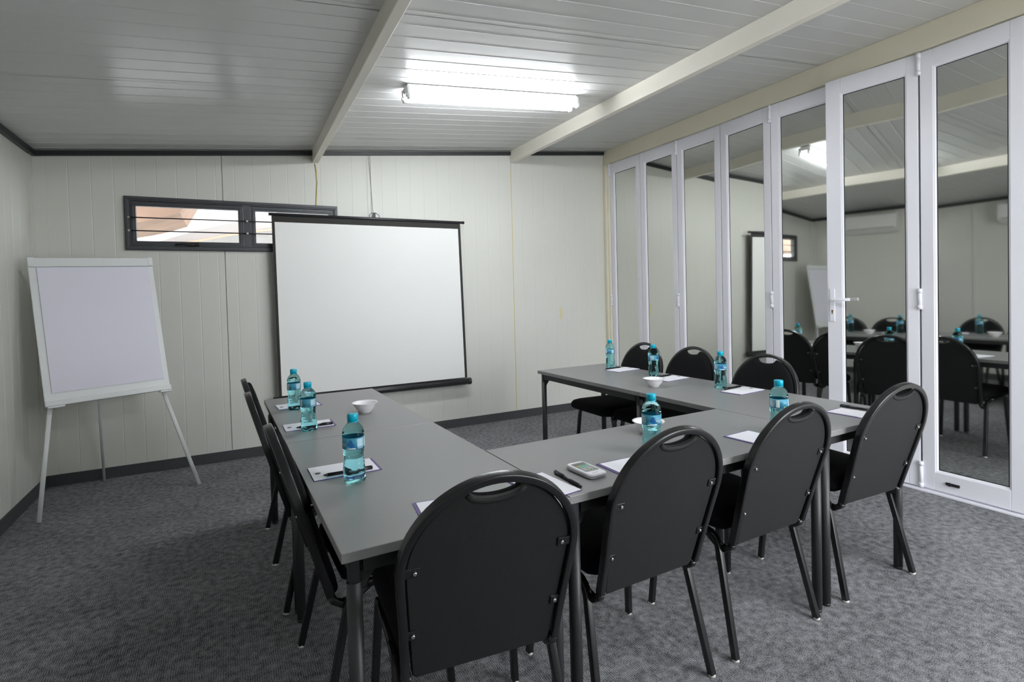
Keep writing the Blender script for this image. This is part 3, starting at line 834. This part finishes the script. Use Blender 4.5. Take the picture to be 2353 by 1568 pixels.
def make_bottle(label):
    b = thing('water_bottle', label, 'bottle', (0, 0, 0))
    b.scale = (1.08, 1.08, 1.08)
    pr = dense(PROF)
    build('bottle_body', MB().lathe(pr, 36, lambda i: 0 if pr[i][1] < 0.1415 else 1, squash=squash), [M['water'], M['air']], b)
    build('cap', MB().lathe([(0.0125, 0.1805), (0.0155, 0.1815), (0.0158, 0.197), (0.0148, 0.2), (0.008, 0.2005)], 28), M['cap'], b)
    build('cap_ring', MB().lathe([(0.0135, 0.1765), (0.0155, 0.177), (0.0155, 0.1798), (0.0135, 0.18)], 28), M['cap'], b)
    lb = MB()
    Z0, Z1 = 0.1015, 0.1345
    ring_ = lambda z, r: [(r * math.cos(2 * math.pi * i / 40), r * math.sin(2 * math.pi * i / 40), z) for i in range(40)]
    lb.loops([ring_(Z0, 0.0312), ring_(Z0, RL), ring_(Z1, RL), ring_(Z1, 0.0312)], cap0=False, cap1=False)
    la = build('label_band', lb, M['lab'], b)
    r1 = RL + 0.00015
    # brand word on the front, mountains to both sides, text panels, barcode, recycling mark
    g = MB()
    patch(g, rect(-0.1, 0.099, Z0 + 0.0002, Z0 + 0.0016), r1, 0)
    for cx in (-0.026, 0.030):
        patch(g, [(cx - 0.016, Z0 + 0.003), (cx + 0.016, Z0 + 0.003), (cx + 0.002, Z1 - 0.002)], r1, 0)
        patch(g, [(cx - 0.018, Z0 + 0.003), (cx + 0.004, Z0 + 0.003), (cx - 0.010, Z0 + 0.014)], r1 + 0.0001, 1)
        patch(g, [(cx - 0.018, Z0 + 0.0016), (cx + 0.018, Z0 + 0.0016), (cx + 0.012, Z0 + 0.005), (cx - 0.006, Z0 + 0.0042)], r1 + 0.0002, 2)
    build('label_mountains', g, [M['labd'], M['labt'], M['labw']], la, recalc=False)
    tx = MB()
    text_mesh('VALPRÉ', 0.0098, 0.002, Z0 + 0.0105, r1 + 0.00035, tx, 0)
    text_mesh('SPRING WATER', 0.0030, 0.002, Z0 + 0.0068, r1 + 0.00035, tx, 0)
    build('label_lettering', tx, M['labw'], la, recalc=False)
    pn = MB()
    for x0, x1 in ((-0.073, -0.047), (0.050, 0.074)):
        patch(pn, rect(x0, x1, Z0 + 0.006, Z1 - 0.003), r1, 0)
        k = 0
        z = Z1 - 0.0055
        while z > Z0 + 0.008:
            patch(pn, rect(x0 + 0.0015, x1 - 0.0015 - 0.004 * (k % 3), z, z + 0.0009), r1 + 0.0001, 1); z -= 0.0024; k += 1
        patch(pn, rect(x0 + 0.002, x1 - 0.004, Z0 + 0.0028, Z0 + 0.0042), r1 + 0.0001, 1)
    patch(pn, rect(0.079, 0.091, Z0 + 0.003, Z1 - 0.003), r1, 1)
    patch(pn, [(-0.094, Z0 + 0.003), (-0.088, Z0 + 0.003), (-0.091, Z0 + 0.008)], r1, 2)
    build('label_panels', pn, [M['labg'], M['labw'], M['labgreen']], la, recalc=False)
    return b
def face(p):   # angle that turns local -y towards the camera
    return math.atan2(CAM[1] - p[1], CAM[0] - p[0]) + math.pi / 2
BT = [((1.503, -1.915), 150, 'teal water bottle on the left row farthest back, nearest the screen'),
      ((1.510, -2.428), 148, 'teal water bottle in the middle of the left row, just beyond the table seam'),
      ((1.549, -3.206), -72, 'teal water bottle nearest the camera on the left front table'),
      ((2.536, -3.485), 52, 'teal water bottle in front of the white bowl on the bridging table'),
      ((3.132, -3.556), 200, 'teal water bottle partly behind the chair by the paired table legs'),
      ((3.785, -1.678), 150, 'teal water bottle on the right row farthest back, nearest the back wall'),
      ((3.765, -2.168), 95, 'teal water bottle in the middle of the right row, behind the bowl'),
      ((3.760, -2.732), 60, 'teal water bottle on the right row nearest the door handle')]
b0_ = None
for p, a, lb in BT:
    rz = face(p) + R(a)
    if b0_ is None:
        b0_ = make_bottle(lb); b0_['group'] = 'teal water bottles on the tables'
        b0_.location = (p[0], p[1], ZT); b0_.rotation_euler = (0, 0, rz)
    else:
        dup(b0_, (p[0], p[1], ZT), rz, lb)

# ------------------------------------------------------------------ bowls
def bowl(p, label):
    pr = [(0.026, 0.0), (0.029, 0.0), (0.0295, 0.004), (0.032, 0.007), (0.042, 0.018), (0.049, 0.032), (0.054, 0.041), (0.0605, 0.0455), (0.0605, 0.047),
          (0.0545, 0.0445), (0.047, 0.034), (0.039, 0.018), (0.028, 0.009), (0.01, 0.0075)]
    pr = [(r_ * 1.07, z_ * 1.07) for r_, z_ in pr]
    o = build('bowl', MB().lathe(pr, 40), M['china'], None, loc=(p[0], p[1], ZT))
    return tag(o, label, 'bowl', 'white bowls on the tables')
bowl((1.812, -2.18), 'white porcelain bowl on the left row')
bowl((3.489, -2.468), 'white porcelain bowl on the right row')
bowl((2.722, -3.262), 'white porcelain bowl behind a bottle on the bridging table')

# ------------------------------------------------------------------ notepads and pens
def notepad(c, rz, w, h, label, emblem=True, ly=0.0012, grp='white notepads at each place'):
    """local x: head (emblem) at -x, length w, width h"""
    t = thing('notepad', label, 'notepad', (c[0], c[1], ZT), rz, grp)
    build('cover', MB().box(-w / 2, -h / 2, 0.0, w / 2, h / 2, 0.0022), M['purple'], t)
    i = 0.0032
    ol = [(-w / 2 + 0.0008, -h / 2 + 0.0008), (-w / 2 + 0.032, -h / 2 + 0.0008), (-w / 2 + 0.040, -h / 2 + i), (w / 2 - 0.009, -h / 2 + i), (w / 2 - 0.009, h / 2 - ly),
          (-w / 2 + 0.040, h / 2 - ly), (-w / 2 + 0.032, h / 2 - 0.0008), (-w / 2 + 0.0008, h / 2 - 0.0008)]
    build('paper', MB().loops([[(x, y, 0.0022) for x, y in ol], [(x, y, 0.0042) for x, y in ol]], sm=False), M['pad'], t)
    if emblem:
        build('emblem', MB().lathe([(0.0005, 0.0), (0.0095, 0.0), (0.0095, 0.0003), (0.0005, 0.0004)], 20), M['emblem'], t, loc=(-w / 2 + 0.022, -0.005, 0.0042))
    return t
notepad((1.535, -1.803), R(4), 0.222, 0.14, 'white notepad on the left row farthest back, under the farthest bottle')
notepad((1.523, -2.332), R(0.5), 0.217, 0.138, 'white notepad in the middle of the left row beside the table seam')
notepad((1.543, -3.071), R(0.8), 0.22, 0.143, 'white notepad nearest the camera on the left front table')
notepad((1.708, -3.585), R(83), 0.19, 0.137, 'white notepad mostly hidden behind the largest chair back', False, 0.009)
notepad((2.036, -3.553), R(95), 0.2, 0.137, 'white notepad across the table seam next to the black pen', False, 0.005)
notepad((2.364, -3.572), R(90), 0.19, 0.14, 'white notepad right of the calculator', False, 0.009)
notepad((3.002, -3.552), R(94), 0.185, 0.15, 'white notepad between the two middle chair backs', False, 0.007)
notepad((3.713, -3.506), R(94), 0.18, 0.137, 'white notepad by the chair near the door handle', False, 0.006)
notepad((3.778, -2.866), R(186), 0.232, 0.128, 'white notepad on the right row nearest the door handle')
notepad((3.771, -2.318), R(188), 0.232, 0.128, 'white notepad in the middle of the right row')
notepad((3.785, -1.815), R(188), 0.232, 0.138, 'white notepad on the right row farthest back')

def pen(a, b, label, z=ZT):
    a, b = Vector((*a, 0)), Vector((*b, 0))
    L_ = (b - a).length
    ang = math.atan2(b.y - a.y, b.x - a.x)
    t = thing('pen', label, 'pen', (a.x, a.y, z + 0.0056), ang, 'black ballpoint pens beside the notepads')
    build('barrel', MB().tube((0.0, 0, 0), (L_ - 0.014, 0, 0), 0.0052, n=12).tube((L_ - 0.014, 0, 0), (L_ - 0.002, 0, 0), 0.0052, 0.002, n=12), M['pen'], t)
    cp = build('cap', MB().tube((-0.002, 0, 0), (L_ * 0.36, 0, 0), 0.0056, 0.0056, n=12), M['pen'], t)
    build('clip', MB().box(0.0, -0.0014, 0.005, L_ * 0.3, 0.0014, 0.0072), M['pen'], cp)
    build('tip', MB().tube((L_ - 0.003, 0, 0), (L_, 0, 0), 0.0016, 0.0006, n=8), M['silver'], t)
pen((1.585, -1.858), (1.472, -1.868), 'black pen on the farthest left notepad', ZT + 0.0042)
pen((1.617, -2.382), (1.46, -2.384), 'black pen on the middle left notepad', ZT + 0.0042)
pen((1.622, -3.128), (1.465, -3.125), 'black pen on the near left notepad', ZT + 0.0042)
pen((2.129, -3.482), (2.123, -3.638), 'black pen between the calculator and the seam notepad')
pen((3.812, -3.395), (3.83, -3.55), 'black pen right of the notepad near the door handle')
pen((3.732, -2.786), (3.889, -2.771), 'black pen behind the right row notepad nearest the door handle')
pen((3.73, -2.234), (3.88, -2.215), 'black pen behind the middle right notepad')
pen((3.70, -1.736), (3.856, -1.716), 'black pen behind the farthest right notepad')

# ------------------------------------------------------------------ calculator
cw, cl = 0.07, 0.134
ca = thing('calculator', 'white pocket calculator with yellow and mint keys on the bridging table', 'calculator', (2.218, -3.526, ZT), R(2))
def rr(hx, hy, r, z, oy=0):
    p = arc(hx - r, hy - r, r, 0, math.pi / 2, 5) + arc(-hx + r, hy - r, r, math.pi / 2, math.pi, 5) + arc(-hx + r, -hy + r, r, math.pi, 1.5 * math.pi, 5) + arc(hx - r, -hy + r, r, 1.5 * math.pi, 2 * math.pi, 5)
    return [(x, y + oy, z) for x, y in p]
build('body', MB().loops([rr(cw / 2 - .004, cl / 2 - .004, .012, .001), rr(cw / 2 - .001, cl / 2 - .001, .014, .004), rr(cw / 2 - .0015, cl / 2 - .0015, .014, .0085), rr(cw / 2, cl / 2, .014, .0095),
      rr(cw / 2, cl / 2, .014, .014), rr(cw / 2 - .004, cl / 2 - .004, .012, .017)]), M['calc'], ca)
build('keypad_face', MB().loops([rr(.027, .044, .006, .0168, .008), rr(.027, .044, .006, .0174, .008)], sm=False), M['calcface'], ca)
build('display', MB().loops([rr(.023, .011, .002, .0174, .036), rr(.023, .011, .002, .0179, .036)], sm=False), M['lcd'], ca)
kb = MB().box(-0.0045, -0.0028, 0, 0.0045, 0.0028, 0.002)
k0 = {}
for name, mm in (('keyw', M['keyw']), ('keyy', M['keyy']), ('keyg', M['keyg'])):
    k0[name] = None
for r_ in range(5):
    for c_ in range(4):
        kind = 'keyy' if (r_ == 0 and c_ == 0) else 'keyg' if (r_ == 0 and c_ > 0) or (r_ == 1 and c_ in (0, 1)) else 'keyw'
        x, y = -0.0185 + 0.0123 * c_, 0.016 - 0.0098 * r_
        if k0[kind] is None:
            k0[kind] = build('key', kb, M[kind], ca, bevel=0.0008, loc=(x, y, .0174))
        else:
            q = k0[kind].copy(); COL.objects.link(q); q.parent = ca; q.location = (x, y, .0174)
build('key_slot', MB().box(-0.016, -0.053, 0.0168, 0.006, -0.0515, 0.0173), M['calcface'], ca)

# scrap of paper on the carpet below the nearest chair
tag(build('paper_scrap', MB().loops([[(0, 0, 0.001), (0.03, 0.004, 0.001), (0.034, 0.014, 0.004), (0.004, 0.012, 0.003)], [(0, 0, 0.002), (0.03, 0.004, 0.002), (0.034, 0.014, 0.005), (0.004, 0.012, 0.004)]], sm=False), M['pad'], loc=(1.86, -3.42, 0)),
    'small white paper scrap on the carpet below the largest chair', 'paper')
